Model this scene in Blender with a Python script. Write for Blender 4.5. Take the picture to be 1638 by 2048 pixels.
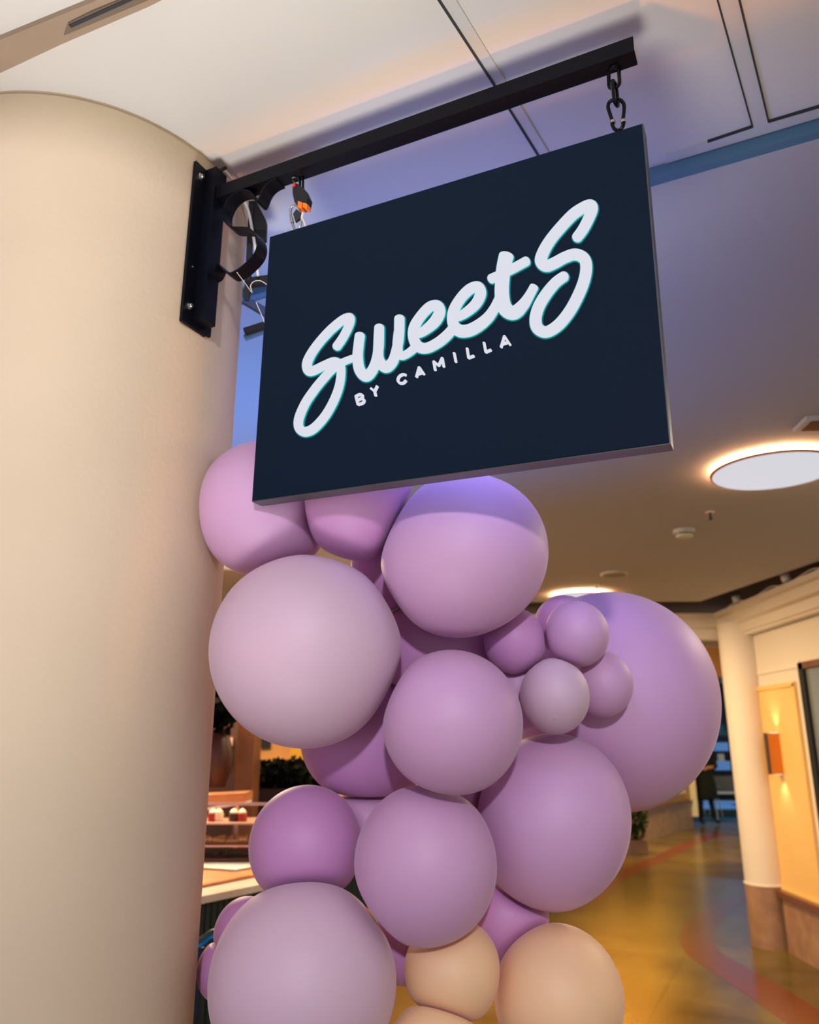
import bpy, bmesh, math, random
from mathutils import Vector, Matrix, noise
random.seed(7)
SC = bpy.context.scene
for o in list(bpy.data.objects): bpy.data.objects.remove(o)
COL = SC.collection
PI = math.pi

# ------------------------------------------------------------------ camera, world, light, exposure
FPX, HOR = 1575.0, 1482.0
PITCH = math.atan((HOR - 1024) / FPX)
CAM = Vector((0, 0, 1.6))
cd = bpy.data.cameras.new('camera'); cam = bpy.data.objects.new('camera', cd); COL.objects.link(cam)
cam.location = CAM; cam.rotation_euler = (PI/2 + PITCH, 0, 0)
cd.sensor_fit = 'HORIZONTAL'; cd.sensor_width = 36; cd.lens = FPX / 1638 * 36
cd.clip_start = 0.02; cd.clip_end = 100
cd.dof.use_dof = True; cd.dof.focus_distance = 1.27; cd.dof.aperture_fstop = 5.6
SC.camera = cam
SC.view_settings.view_transform = 'Standard'; SC.view_settings.look = 'None'
SC.view_settings.gamma = 1; SC.view_settings.use_curve_mapping = False
SC.view_settings.exposure = 0.0

w = bpy.data.worlds.new('world'); SC.world = w; w.use_nodes = True
w.node_tree.nodes['Background'].inputs[0].default_value = (0.90, 0.93, 0.84, 1)
w.node_tree.nodes['Background'].inputs[1].default_value = 0.62

def area(name, loc, target, size, power, color, size_y=None, spread=180):
    l = bpy.data.lights.new(name, 'AREA'); l.energy = power; l.color = color
    l.shape = 'RECTANGLE'; l.size = size; l.size_y = size_y or size; l.spread = math.radians(spread)
    o = bpy.data.objects.new(name, l); COL.objects.link(o); o.location = loc
    o.rotation_euler = (Vector(target) - Vector(loc)).to_track_quat('-Z', 'Y').to_euler()
    return o
area('arcade_key_light', (0.0, -2.9, 2.915), (0, 1.3, 1.7), 0.16, 100, (0.86, 0.81, 0.95))
area('blue_fill_behind_column', (-1.15, 3.0, 0.5), (-0.45, 2.6, 2.8), 0.6, 13, (0.02, 0.30, 1.0), spread=70)  # unseen lamp added behind the column to turn the hall ceiling blue
area('blue_side_fill', (-2.6, -1.2, 1.6), (-0.9, 1.2, 1.6), 1.0, 6, (0.25, 0.18, 1.0))  # unseen blue fill added from the left
area('bounce_fill_uplight', (-0.45, 0.15, 0.3), (-0.45, 0.75, 2.8), 0.6, 9, (1.0, 0.96, 0.90), spread=60)  # added lamp below view, lifts the near ceiling in place of bounced light
area('hall_down_area', (2.45, 2.9, 2.76), (2.45, 2.9, 0), 0.5, 5, (1.0, 0.80, 0.58))  # unseen lamp added past the right edge to brighten the hall wall
area('hall_down_area', (1.45, 6.5, 2.70), (1.45, 6.5, 0), 0.5, 20, (1.0, 0.68, 0.42))
area('far_hall_fill', (4.3, 13.4, 2.7), (4.7, 14.2, 0), 0.8, 80, (1.0, 0.75, 0.26))  # added lamp hidden by the giant balloon, brightens the far wall
area('bakery_fill', (-1.5, 6.0, 2.6), (-1.3, 5.4, 1.0), 0.7, 66, (1.0, 0.74, 0.46))  # unseen fill added to brighten the apricot wall
area('far_shop_light', (6.9, 19.0, 2.9), (6.2, 19.5, 0), 1.5, 12, (0.35, 0.62, 1.0))
def spot(name, loc, target, power, color, deg, blend, scale=(1, 1, 1), up='Y'):
    l = bpy.data.lights.new(name, 'SPOT'); l.energy = power; l.color = color; l.spot_size = math.radians(deg); l.spot_blend = blend; l.shadow_soft_size = .03
    o = bpy.data.objects.new(name, l); COL.objects.link(o); o.location = loc; o.scale = scale
    o.rotation_euler = (Vector(target) - Vector(loc)).to_track_quat('-Z', up).to_euler(); return o
o = spot('warm_band_spot', (0.0, 0.95, 0.25), (0.08, 1.235, 2.8), 90, (1.0, 0.34, 0.05), 52, 1.0)  # invented spot, flattened to throw an orange band on the near ceiling
z_ = (Vector(o.location) - Vector((0.08, 1.235, 2.8))).normalized(); x_ = Vector((0.91, -0.41, 0)); x_ = (x_ - z_*x_.dot(z_)).normalized(); y_ = z_.cross(x_)
o.matrix_world = Matrix.Translation(o.location) @ Matrix((x_, y_, z_)).transposed().to_4x4() @ Matrix.Diagonal((1.0, .11, 1, 1))
area('hall_down_area', (2.45, 2.9, 2.76), (2.45, 2.9, 0), 0.5, 34, (1.0, 0.80, 0.58))  # second unseen lamp added at the same place for the right wall
area('hall_down_area', (1.45, 6.5, 2.70), (1.45, 6.5, 0), 0.5, 46, (1.0, 0.72, 0.38))
area('hall_down_area', (0.2, 4.6, 2.76), (0.2, 4.6, 0), 0.5, 22, (1.0, 0.70, 0.40))  # unseen lamp added behind the balloons to fill the hall
area('far_hall_fill', (3.0, 12.5, 2.7), (3.6, 13.5, 0), 1.0, 130, (1.0, 0.66, 0.26))  # another added lamp kept behind the balloon to warm the far hall
area('bakery_fill', (-1.5, 5.0, 2.6), (-1.2, 5.2, 1.0), 0.7, 120, (1.0, 0.70, 0.40))  # unseen fill added over the bakery counter
area('far_shop_light', (6.9, 19.0, 2.9), (6.2, 19.5, 0), 1.5, 40, (0.35, 0.62, 1.0))

# ------------------------------------------------------------------ pixel -> place helpers (photograph 1638 x 2048)
def ray(x, y):
    a = (x - 819) / FPX; b = (1024 - y) / FPX
    return Vector((a, math.cos(PITCH) - b*math.sin(PITCH), math.sin(PITCH) + b*math.cos(PITCH)))
def atz(x, y, z): d = ray(x, y); return CAM + d*((z - CAM.z)/d.z)
def atX(x, y, X): d = ray(x, y); return CAM + d*(X/d.x)
def atY(x, y, Y): d = ray(x, y); return CAM + d*(Y/d.y)
def att(x, y, t): return CAM + ray(x, y)*t
def onpl(x, y, O, n): d = ray(x, y); return CAM + d*((O - CAM).dot(n)/d.dot(n))

# ------------------------------------------------------------------ materials
def srgb(r, g, b):
    f = lambda c: (c/255/12.92 if c/255 <= .04045 else ((c/255+.055)/1.055)**2.4)
    return (f(r), f(g), f(b), 1)
def mat(name, col, rough=.5, metal=0, spec=.5, emit=None, es=0, noise_amt=0, noise_scale=8, col2=None, bump=0, bump_scale=60, sss=0, coat=0, trans=0, alpha=1):
    m = bpy.data.materials.new(name); m.use_nodes = True; nt = m.node_tree; b = nt.nodes['Principled BSDF']
    b.inputs['Base Color'].default_value = col; b.inputs['Roughness'].default_value = rough
    b.inputs['Metallic'].default_value = metal; b.inputs['Specular IOR Level'].default_value = spec
    if emit: b.inputs['Emission Color'].default_value = emit; b.inputs['Emission Strength'].default_value = es
    if sss: b.inputs['Subsurface Weight'].default_value = sss; b.inputs['Subsurface Radius'].default_value = (.05, .02, .04); b.inputs['Subsurface Scale'].default_value = 1
    if coat: b.inputs['Coat Weight'].default_value = coat
    if trans: b.inputs['Transmission Weight'].default_value = trans
    if alpha < 1: b.inputs['Alpha'].default_value = alpha
    tc = nt.nodes.new('ShaderNodeTexCoord')
    if col2 is not None:
        n = nt.nodes.new('ShaderNodeTexNoise'); n.inputs['Scale'].default_value = noise_scale; n.inputs['Detail'].default_value = 6
        nt.links.new(tc.outputs['Object'], n.inputs['Vector'])
        r = nt.nodes.new('ShaderNodeValToRGB'); r.color_ramp.elements[0].position = .5 - .25; r.color_ramp.elements[1].position = .5 + .25
        r.color_ramp.elements[0].color = col; r.color_ramp.elements[1].color = col2
        nt.links.new(n.outputs['Fac'], r.inputs['Fac']); nt.links.new(r.outputs['Color'], b.inputs['Base Color'])
    if bump:
        n2 = nt.nodes.new('ShaderNodeTexNoise'); n2.inputs['Scale'].default_value = bump_scale; n2.inputs['Detail'].default_value = 8
        nt.links.new(tc.outputs['Object'], n2.inputs['Vector'])
        bp = nt.nodes.new('ShaderNodeBump'); bp.inputs['Strength'].default_value = bump; bp.inputs['Distance'].default_value = .004
        nt.links.new(n2.outputs['Fac'], bp.inputs['Height']); nt.links.new(bp.outputs['Normal'], b.inputs['Normal'])
    return m
M = {}
M['plaster'] = mat('cream_plaster', srgb(206, 186, 158), .85, col2=srgb(214, 194, 166), noise_scale=3, bump=.15, bump_scale=90)
M['ceiling'] = mat('ceiling_paint', srgb(205, 202, 200), .8, col2=srgb(213, 209, 205), noise_scale=2, bump=.1, bump_scale=25)
M['hallceil'] = mat('hall_ceiling_paint', srgb(180, 181, 186), .85)
M['trimceil'] = mat('ceiling_trim', srgb(200, 198, 196), .6)
M['brownstrip'] = mat('brown_grey_strip', srgb(165, 142, 122), .75, col2=srgb(150, 130, 112), noise_scale=5)
M['slot'] = mat('slot_grille', srgb(112, 98, 84), .6)
M['gap'] = mat('dark_gap', srgb(48, 50, 54), .8)
M['fascia'] = mat('blue_grey_fascia', srgb(84, 124, 148), .6)
M['black'] = mat('black_powder_coat', srgb(6, 8, 18), .42, spec=.15, bump=.15, bump_scale=300)
M['blackmatte'] = mat('matte_black', srgb(12, 12, 15), .7)
M['panel'] = mat('navy_sign_face', srgb(5, 22, 40), .6, spec=.10, bump=.12, bump_scale=500)
M['signframe'] = mat('sign_frame_metal', srgb(88, 92, 98), .42, metal=.7)
M['letter'] = mat('lit_white_acrylic', srgb(40, 42, 46), .5, spec=.2, emit=srgb(218, 221, 232), es=.98)
M['letterside'] = mat('letter_edge_glow', srgb(120, 200, 200), .5, emit=(.04, .50, .50, 1), es=.6)
M['halo'] = mat('teal_halo_glow', srgb(6, 60, 70), .5, spec=.2, emit=(.0, .42, .46, 1), es=.30)  # emission paints the soft glow around the letters as an even rim
M['letterback'] = mat('lit_back_acrylic', srgb(225, 228, 236), .5, emit=(.36, .40, 1.0, 1), es=21.0)
M['steel'] = mat('steel', srgb(190, 190, 190), .25, metal=1)
M['darksteel'] = mat('black_steel_chain', srgb(26, 26, 30), .2, metal=.8)
M['orange'] = mat('orange_plastic', srgb(250, 120, 20), .4)
M['red'] = mat('red_plastic', srgb(210, 50, 40), .4)
M['tape'] = mat('black_tape', srgb(28, 34, 36), .45)
M['whitewire'] = mat('white_wire', srgb(225, 222, 215), .5)
M['white'] = mat('white_plastic', srgb(215, 212, 205), .4)
M['wallR'] = mat('cream_wall', srgb(228, 214, 192), .75, bump=.1)
M['yellow'] = mat('ochre_panel', srgb(240, 196, 120), .6, col2=srgb(236, 188, 108), noise_scale=2)
M['stone'] = mat('brown_stone', srgb(140, 104, 78), .45, col2=srgb(176, 134, 100), noise_scale=9)
M['stonecap'] = mat('brown_stone_cap', srgb(112, 66, 42), .35)
M['bronze'] = mat('bronze_sconce', srgb(214, 128, 40), .4, metal=.3)
M['bronzeside'] = mat('dark_bronze_sconce', srgb(60, 30, 14), .45)
M['lamp'] = mat('lamp_diffuser', srgb(60, 60, 60), .5, emit=srgb(212, 214, 224), es=.95)
M['uplamp'] = mat('lamp_uplight', (1, 1, 1, 1), .5, emit=(1, .66, .32, 1), es=26)
M['sconcelamp'] = mat('sconce_lamp', (1, 1, 1, 1), .5, emit=(1, .93, .82, 1), es=1.0)
M['wood'] = mat('walnut', srgb(128, 78, 44), .5, col2=srgb(100, 58, 32), noise_scale=6)
M['lightwood'] = mat('oak_board', srgb(196, 132, 84), .5, col2=srgb(168, 104, 60), noise_scale=12)
M['darkwood'] = mat('dark_cabinet', srgb(48, 22, 10), .5)
M['orangewall'] = mat('apricot_wall', srgb(226, 164, 96), .7, col2=srgb(190, 130, 72), noise_scale=1.2)
M['mustard'] = mat('mustard_panel', srgb(214, 158, 20), .6)
M['leaf'] = mat('dark_leaf', srgb(10, 13, 9), .9, spec=.1)
M['leafgreen'] = mat('green_leaf', srgb(46, 58, 20), .9, spec=.1)
M['planter'] = mat('plum_planter', srgb(58, 36, 44), .5)
M['marble'] = mat('pale_marble', srgb(226, 212, 200), .3, col2=srgb(206, 184, 170), noise_scale=7)
M['green'] = mat('dark_green_fluted', srgb(30, 48, 46), .4)
M['teal'] = mat('teal_plastic', srgb(8, 60, 56), .4)
M['brass'] = mat('pink_brass', srgb(214, 170, 150), .3, metal=.6)
M['pastry'] = mat('golden_pastry', srgb(250, 206, 134), .6, col2=srgb(206, 136, 70), noise_scale=30)
M['cakered'] = mat('red_cake', srgb(158, 40, 20), .5)
M['cream'] = mat('whipped_cream', srgb(240, 214, 190), .6)
M['choc'] = mat('chocolate', srgb(66, 32, 16), .5)
M['paper'] = mat('white_paper', srgb(232, 226, 214), .7)
M['trayblack'] = mat('dark_tray', srgb(34, 26, 22), .4)
M['screen'] = mat('blue_screen', srgb(30, 60, 110), .4, emit=srgb(90, 140, 200), es=.6)
M['tealfloor'] = mat('teal_carpet', srgb(30, 84, 100), .7)
M['darkshop'] = mat('dark_shop', srgb(14, 20, 26), .7)
M['greymetal'] = mat('grey_metal', srgb(120, 112, 106), .4, metal=.3)
M['blackcloth'] = mat('black_cloth', srgb(8, 8, 10), .85)
M['hair'] = mat('dark_hair', srgb(22, 14, 10), .6)
M['copper'] = mat('copper', srgb(62, 22, 12), .4)

m = mat('clear_glass', (1, 1, 1, 1), .03, trans=1, spec=.5); m.node_tree.nodes['Principled BSDF'].inputs['IOR'].default_value = 1.05; M['glass'] = m
m = mat('shop_window_glass', srgb(120, 122, 112), .12, spec=.8); M['wglass'] = m

# skin with black tights below the skirt (procedural, by height)
m = mat('skin_and_tights', srgb(205, 140, 110), .6); nt = m.node_tree; b = nt.nodes['Principled BSDF']
tc = nt.nodes.new('ShaderNodeTexCoord'); sx = nt.nodes.new('ShaderNodeSeparateXYZ'); mt_ = nt.nodes.new('ShaderNodeMath'); mt_.operation = 'GREATER_THAN'; mt_.inputs[1].default_value = .95
mx = nt.nodes.new('ShaderNodeMixRGB'); mx.inputs[1].default_value = srgb(10, 10, 12); mx.inputs[2].default_value = srgb(205, 140, 110)
nt.links.new(tc.outputs['Object'], sx.inputs[0]); nt.links.new(sx.outputs['Z'], mt_.inputs[0]); nt.links.new(mt_.outputs[0], mx.inputs[0]); nt.links.new(mx.outputs[0], b.inputs['Base Color'])
M['skin'] = m

# polished floor
m = mat('polished_concrete', srgb(120, 96, 52), .24, spec=.4); nt = m.node_tree; b = nt.nodes['Principled BSDF']
tc = nt.nodes.new('ShaderNodeTexCoord'); n = nt.nodes.new('ShaderNodeTexNoise'); n.inputs['Scale'].default_value = 1.6; n.inputs['Detail'].default_value = 10; n.inputs['Roughness'].default_value = .65
r = nt.nodes.new('ShaderNodeValToRGB'); r.color_ramp.elements[0].position = .3; r.color_ramp.elements[1].position = .72
r.color_ramp.elements[0].color = srgb(74, 56, 26); r.color_ramp.elements[1].color = srgb(128, 106, 52)
bk = nt.nodes.new('ShaderNodeTexBrick'); bk.inputs['Scale'].default_value = 1.0; bk.inputs['Brick Width'].default_value = 1.3; bk.inputs['Row Height'].default_value = 1.3; bk.offset = .0
bk.inputs['Mortar Size'].default_value = .006; bk.inputs['Color1'].default_value = (1, 1, 1, 1); bk.inputs['Color2'].default_value = (.8, .8, .78, 1); bk.inputs['Mortar'].default_value = (.55, .5, .45, 1)
mp = nt.nodes.new('ShaderNodeMapping'); mp.inputs['Rotation'].default_value = (0, 0, .45)
mu = nt.nodes.new('ShaderNodeMixRGB'); mu.blend_type = 'MULTIPLY'; mu.inputs[0].default_value = 1
nt.links.new(tc.outputs['Object'], n.inputs['Vector']); nt.links.new(tc.outputs['Object'], mp.inputs[0]); nt.links.new(mp.outputs[0], bk.inputs['Vector'])
nt.links.new(n.outputs['Fac'], r.inputs[0]); nt.links.new(r.outputs[0], mu.inputs[1]); nt.links.new(bk.outputs['Color'], mu.inputs[2]); nt.links.new(mu.outputs[0], b.inputs['Base Color'])
M['floor'] = m
M['inlay'] = mat('terracotta_inlay', srgb(104, 48, 20), .24, col2=srgb(112, 54, 24), noise_scale=3)

def balloon_mat(name, c, c2):
    m = bpy.data.materials.new(name); m.use_nodes = True; nt = m.node_tree; b = nt.nodes['Principled BSDF']
    b.inputs['Roughness'].default_value = .52; b.inputs['Specular IOR Level'].default_value = .5
    b.inputs['Subsurface Weight'].default_value = .0
    b.inputs['Sheen Weight'].default_value = .25; b.inputs['Sheen Roughness'].default_value = .4; b.inputs['Sheen Tint'].default_value = (1, .92, 1, 1)
    # thin latex: one even base colour with a little translucency mixed in
    b.inputs['Base Color'].default_value = c
    t = nt.nodes.new('ShaderNodeBsdfTranslucent'); t.inputs['Color'].default_value = c2
    mx = nt.nodes.new('ShaderNodeMixShader'); mx.inputs[0].default_value = .12
    out = nt.nodes['Material Output']
    nt.links.new(b.outputs[0], mx.inputs[1]); nt.links.new(t.outputs[0], mx.inputs[2]); nt.links.new(mx.outputs[0], out.inputs['Surface'])
    return m
M['lilac'] = balloon_mat('lilac_latex', srgb(214, 168, 208), srgb(225, 150, 215))
M['palelilac'] = balloon_mat('pale_lilac_latex', srgb(218, 186, 206), srgb(225, 170, 205))
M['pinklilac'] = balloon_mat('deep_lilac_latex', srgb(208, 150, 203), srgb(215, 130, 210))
M['peach'] = balloon_mat('peach_latex', srgb(250, 206, 160), srgb(250, 190, 130))

# ------------------------------------------------------------------ object helpers
WL = {}
def tag(o, label=None, cat=None, group=None, kind=None):
    if label: o['label'] = label
    if cat: o['category'] = cat
    if group: o['group'] = group
    if kind: o['kind'] = kind
    return o
def thing(name, loc, label, cat, group=None):
    o = bpy.data.objects.new(name, None); COL.objects.link(o); o.location = loc; o.empty_display_size = .05
    WL[o] = Vector(loc); return tag(o, label, cat, group)
class MB:
    def __init__(s): s.bm = bmesh.new()
    def box(s, c, dx, dy, dz, ax=None):   # c centre; dx,dy,dz full sizes; ax = three axes
        ax = ax or (Vector((1,0,0)), Vector((0,1,0)), Vector((0,0,1))); c = Vector(c)
        v = [s.bm.verts.new(c + ax[0]*(i*dx/2) + ax[1]*(j*dy/2) + ax[2]*(k*dz/2)) for i in (-1,1) for j in (-1,1) for k in (-1,1)]
        for f in ((0,1,3,2),(4,6,7,5),(0,4,5,1),(2,3,7,6),(0,2,6,4),(1,5,7,3)): s.bm.faces.new([v[i] for i in f])
        return s
    def bar(s, p, q, wd, ht, side=None):
        p, q = Vector(p), Vector(q); d = q - p; L = d.length; d.normalize()
        side = Vector(side) if side else d.cross(Vector((0,0,1)))
        side = (side - d*side.dot(d)).normalized(); up = d.cross(side)
        return s.box((p+q)/2, L, wd, ht, (d, side, up))
    def prism(s, pts, off):               # polygon (list of Vector) extruded by off
        a = [s.bm.verts.new(Vector(p)) for p in pts]; b = [s.bm.verts.new(Vector(p) + Vector(off)) for p in pts]
        s.bm.faces.new(a); s.bm.faces.new(b[::-1]); n = len(a)
        for i in range(n): s.bm.faces.new((a[i], b[i], b[(i+1)%n], a[(i+1)%n]))
        return s
    def tube(s, pts, r, n=12, closed=False, rs=None):
        pts = [Vector(p) for p in pts]; N = len(pts); rings = []; prev = None
        for i in range(N):
            a = pts[(i-1) % N] if (closed or i > 0) else pts[i]; b = pts[(i+1) % N] if (closed or i < N-1) else pts[i]
            d = (b - a).normalized()
            if prev is None: u = d.orthogonal().normalized()
            else: u = (prev - d*prev.dot(d)).normalized()
            prev = u; v = d.cross(u); rr = rs[i] if rs else r
            rings.append([s.bm.verts.new(pts[i] + (u*math.cos(2*PI*k/n) + v*math.sin(2*PI*k/n))*rr) for k in range(n)])
        for i in range(N if closed else N-1):
            A, B = rings[i], rings[(i+1) % N]
            for k in range(n): s.bm.faces.new((A[k], A[(k+1)%n], B[(k+1)%n], B[k]))
        if not closed: s.bm.faces.new(rings[0][::-1]); s.bm.faces.new(rings[-1])
        return s
    def lathe(s, c, prof, n=32, axis=(0,0,1)):   # prof: list of (r, h) along the axis
        ax = Vector(axis).normalized(); u = ax.orthogonal().normalized(); v = ax.cross(u); c = Vector(c); rings = []
        for r_, h in prof:
            rings.append([s.bm.verts.new(c + ax*h + (u*math.cos(2*PI*k/n) + v*math.sin(2*PI*k/n))*max(r_, 1e-4)) for k in range(n)])
        for A, B in zip(rings, rings[1:]):
            for k in range(n): s.bm.faces.new((A[k], A[(k+1)%n], B[(k+1)%n], B[k]))
        s.bm.faces.new(rings[0][::-1]); s.bm.faces.new(rings[-1]); return s
    def build(s, name, m, parent=None, smooth=False, bevel=0, origin=None, mats=None):
        if bevel: bmesh.ops.bevel(s.bm, geom=[e for e in s.bm.edges if len(e.link_faces) == 2 and e.calc_face_angle(0) > .5], offset=bevel, segments=2, affect='EDGES')
        bmesh.ops.recalc_face_normals(s.bm, faces=s.bm.faces)
        vs = [v.co for v in s.bm.verts]
        if parent is not None: L = WL[parent]
        elif origin is not None: L = Vector(origin)
        else:
            mn = Vector([min(v[i] for v in vs) for i in range(3)]); mxx = Vector([max(v[i] for v in vs) for i in range(3)]); L = (mn + mxx)/2; L.z = mn.z
        L = Vector(L)
        for v in s.bm.verts: v.co -= L
        me = bpy.data.meshes.new(name); s.bm.to_mesh(me); s.bm.free()
        for mm in (mats or [m]): me.materials.append(mm)
        o = bpy.data.objects.new(name, me); COL.objects.link(o)
        if parent is not None: o.parent = parent
        else: o.location = L
        WL[o] = L
        if smooth: 
            for p in me.polygons: p.use_smooth = True
            me.set_sharp_from_angle(angle=math.radians(40)) if hasattr(me, 'set_sharp_from_angle') else None
        return o
def struct(o): o['kind'] = 'structure'; return o
def spline(pts, n=8, closed=False):
    P = [Vector(p) for p in pts]; N = len(P); out = []
    for i in range(N if closed else N-1):
        if closed: a, b, c, d = P[(i-1)%N], P[i], P[(i+1)%N], P[(i+2)%N]
        else: a, b, c, d = P[max(i-1,0)], P[i], P[i+1], P[min(i+2,N-1)]
        for k in range(n):
            t = k/n; out.append(.5*((2*b) + (c-a)*t + (2*a-5*b+4*c-d)*t*t + (3*b-a-3*c+d)*t**3))
    if not closed: out.append(P[-1])
    return out

# ------------------------------------------------------------------ the near geometry frame: the bar's direction and the sign
K = .76                                   # scale of the near part
ZC = CAM.z + 1.6*K                        # near soffit
ZH = CAM.z + 1.555*K                      # hall ceiling
TH = math.radians(-25.3)
E1 = Vector((math.cos(TH), math.sin(TH), 0)); AW = Vector((-math.sin(TH), math.cos(TH), 0)); UP = Vector((0, 0, 1))
SG = CAM + Vector((.0607, 1.6, .911))*K   # sign centre
def F(s, a, z): return Vector((SG.x, SG.y, 0)) + E1*s*K + AW*a*K + UP*(CAM.z + (z - 1.5)*K)   # old metre frame
CC = Vector((-.9885*K, 2.0989*K, 0)); CR = .47*K

# ------------------------------------------------------------------ structure
# floor
struct(MB().box((1.5, 8.5, -.05), 17, 25, .1).build('floor', M['floor']))
# winding inlay in the floor
Lp = [(1500,1790),(1440,1803),(1409,1819),(1375,1843),(1358,1875),(1375,1909),(1414,1936),(1482,1982),(1575,2048),(1700,2140)]
Rp = [(1540,1790),(1500,1800),(1472,1816),(1446,1838),(1422,1875),(1444,1906),(1507,1943),(1570,1978),(1638,2021),(1760,2110)]
A = spline([atz(x, y, 0) for x, y in Lp], 8); B = spline([atz(x, y, 0) for x, y in Rp], 8)
def strip(A, B, name, z0=-.002, z1=.0012):
    s = MB(); a = [s.bm.verts.new((p.x, p.y, z1)) for p in A]; b = [s.bm.verts.new((p.x, p.y, z1)) for p in B]
    c = [s.bm.verts.new((p.x, p.y, z0)) for p in A]; d = [s.bm.verts.new((p.x, p.y, z0)) for p in B]
    for i in range(len(A)-1):
        s.bm.faces.new((a[i], b[i], b[i+1], a[i+1])); s.bm.faces.new((a[i], a[i+1], c[i+1], c[i])); s.bm.faces.new((b[i], d[i], d[i+1], b[i+1]))
    return struct(s.build(name, M['inlay']))
strip(A, B, 'trim_1')
A = spline([atz(x, y, 0) for x, y in [(1180,1790),(1250,1738),(1310,1712),(1390,1676),(1440,1664)]], 8)
B = spline([atz(x, y, 0) for x, y in [(1190,1815),(1258,1757),(1320,1726),(1396,1688),(1450,1672)]], 8)
strip(A, B, 'trim_2')

# near soffit ceiling: everything on the camera side of the edge line
e0, e1 = atz(1301, 335, ZC), atz(1638, 235, ZC); ed = (e1 - e0).normalized()
P0 = e0 - ed*4.5; P1 = e0 + ed*3.6
bk_ = Vector((0, -1, 0))
s = MB(); s.prism([P0, P1, Vector((P1.x, -.6, ZC)), Vector((P0.x, -.6, ZC))], (0, 0, .25)); struct(s.build('ceiling', M['ceiling']))
# fascia step at the edge
nrm = Vector((-ed.y, ed.x, 0))
s = MB(); s.bar(P0 + nrm*.012 + UP*(-.006), P1 + nrm*.012 + UP*(-.006), .024, .05, nrm); struct(s.build('trim_3', M['fascia']))
# hall ceiling
zz = ZH
h1 = atz(1638, 1122, zz); h2 = atz(1400, 1203, zz); h0 = h1 + (h1 - h2)*1.2
poly = [P0 + nrm*.024, P1 + nrm*.024, Vector((max(P1.x, h0.x) + .02, P1.y + .4, 0))]
poly = [P0 + nrm*.024, P1 + nrm*.024, h0, h1, h2, Vector((-4.5, h2.y + .25, 0)), Vector((-4.5, P0.y, 0))]
s = MB(); s.prism([Vector((p.x, p.y, zz)) for p in poly], (0, 0, .2)); struct(s.build('ceiling_hall', M['hallceil']))
# upper recess over the cove
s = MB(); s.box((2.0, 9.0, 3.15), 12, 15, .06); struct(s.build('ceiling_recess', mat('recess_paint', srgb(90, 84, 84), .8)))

# joints and trims in the near soffit
def gapline(pts, name, wd=.0045):
    s = MB(); q = [atz(x, y, ZC-.003) for x, y in pts]
    for a, b in zip(q, q[1:]): s.bar(a, b, wd, .006, (b-a).cross(UP))
    return struct(s.build(name, M['gap']))
UP = Vector((0, 0, 1))
def soff(pts, name, m, th=.005, z=ZC):
    s = MB(); s.prism([atz(x, y, z) for x, y in pts], (0, 0, -th)); return struct(s.build(name, m))
soff([(855,-33),(893,-35),(1097,302),(1160,405),(1140,415),(1076,309)], 'trim_4', M['trimceil'], .004)
gapline([(853,-40),(989,169),(1076,309),(1143,418)], 'trim_5')
soff([(1426,-30),(1472,-30),(1537,243),(1505,253)], 'trim_6', M['trimceil'], .004); soff([(1505,253),(1537,243),(1760,178),(1760,196),(1330,325),(1330,305)], 'trim_10', M['trimceil'], .004)
gapline([(1470,-35),(1537,243),(1760,176)], 'trim_7', .0028)
gapline([(1427,-30),(1505,253),(1415,283)], 'trim_8', .0028)
soff([(-150,165),(-150,240),(0,137),(125,78),(300,2),(420,-60),(300,-60),(190,-8),(0,70)], 'trim_9', M['brownstrip'], .012)
v = MB(); v.prism([atz(x, y, ZC-.012) for x, y in [(128,68),(290,0),(400,-52),(330,-40),(180,22),(136,44)]], (0, 0, -.004))
gr = v.build('slot_grille', M['slot'])
tag(gr, 'narrow brown-grey slot air grille in the ceiling strip at the top left', 'air grille')
v = MB(); v.bar(atz(140, 52, ZC-.0165), atz(340, -38, ZC-.0165), .006, .003); v.build('slot', M['gap'], gr)

# ------------------------------------------------------------------ round column
s = MB(); s.lathe((CC.x, CC.y, 0), [(CR, 0), (CR, .6), (CR, 1.2), (CR, 1.8), (CR, 2.4), (CR, ZC-.012), (CR-.004, ZC-.012), (CR-.004, ZC)], 128)
o = s.build('column', M['plaster'], smooth=True, origin=(CC.x, CC.y, 0)); tag(o, 'thick round cream plastered column carrying the black sign bracket', 'column')

# ------------------------------------------------------------------ bracket
zt, zb = 3.005, 2.52
br = thing('sign_bracket', F(-.69, 0, 2.5), 'black steel wall bracket with scroll and long square arm on the round column', 'bracket')
s = MB()
pl = [(-.06, 2.965+.055), (.055, 2.965+.055), (.055, zb-.035), (-.06, zb-.035)]
s.prism([F(-.692, a, z) for a, z in [(-.078, 3.043), (.037, 3.043), (.037, 2.555), (.018, 2.555), (.018, 2.548), (-.078, 2.548)]], E1*.009*K)
s.build('wall_plate', M['black'], br, bevel=.0008)
s = MB(); s.box(F(-.669, -.011, (3.045+2.566)/2), .040*K, .046*K, (3.045-2.566)*K, (E1, AW, UP)); s.build('post', M['black'], br, bevel=.004)
s = MB(); s.box(F((-.655+.487)/2, 0, 2.971), (.487+.655)*K, .042*K, .040*K, (E1, AW, UP)); s.build('arm', M['black'], br, bevel=.003)
s = MB(); s.box(F(.4875, 0, 2.971), .002*K, .034*K, .032*K, (E1, AW, UP)); o = s.build('end_cap', mat('bare_cut_steel', srgb(196, 184, 170), .5, metal=.3), br); o['label'] = 'pale cut end of the arm'
for (a, z) in ((-.056, 3.005), (-.056, 2.60)):
    s = MB(); s.lathe(F(-.683, a, z), [(.0075, 0), (.0075, .002), (.005, .003), (.0052, .006), (.004, .008)], 16, E1); o = s.build('bolt', M['steel'], br, smooth=True); o['label'] = 'shiny steel bolt'
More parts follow.
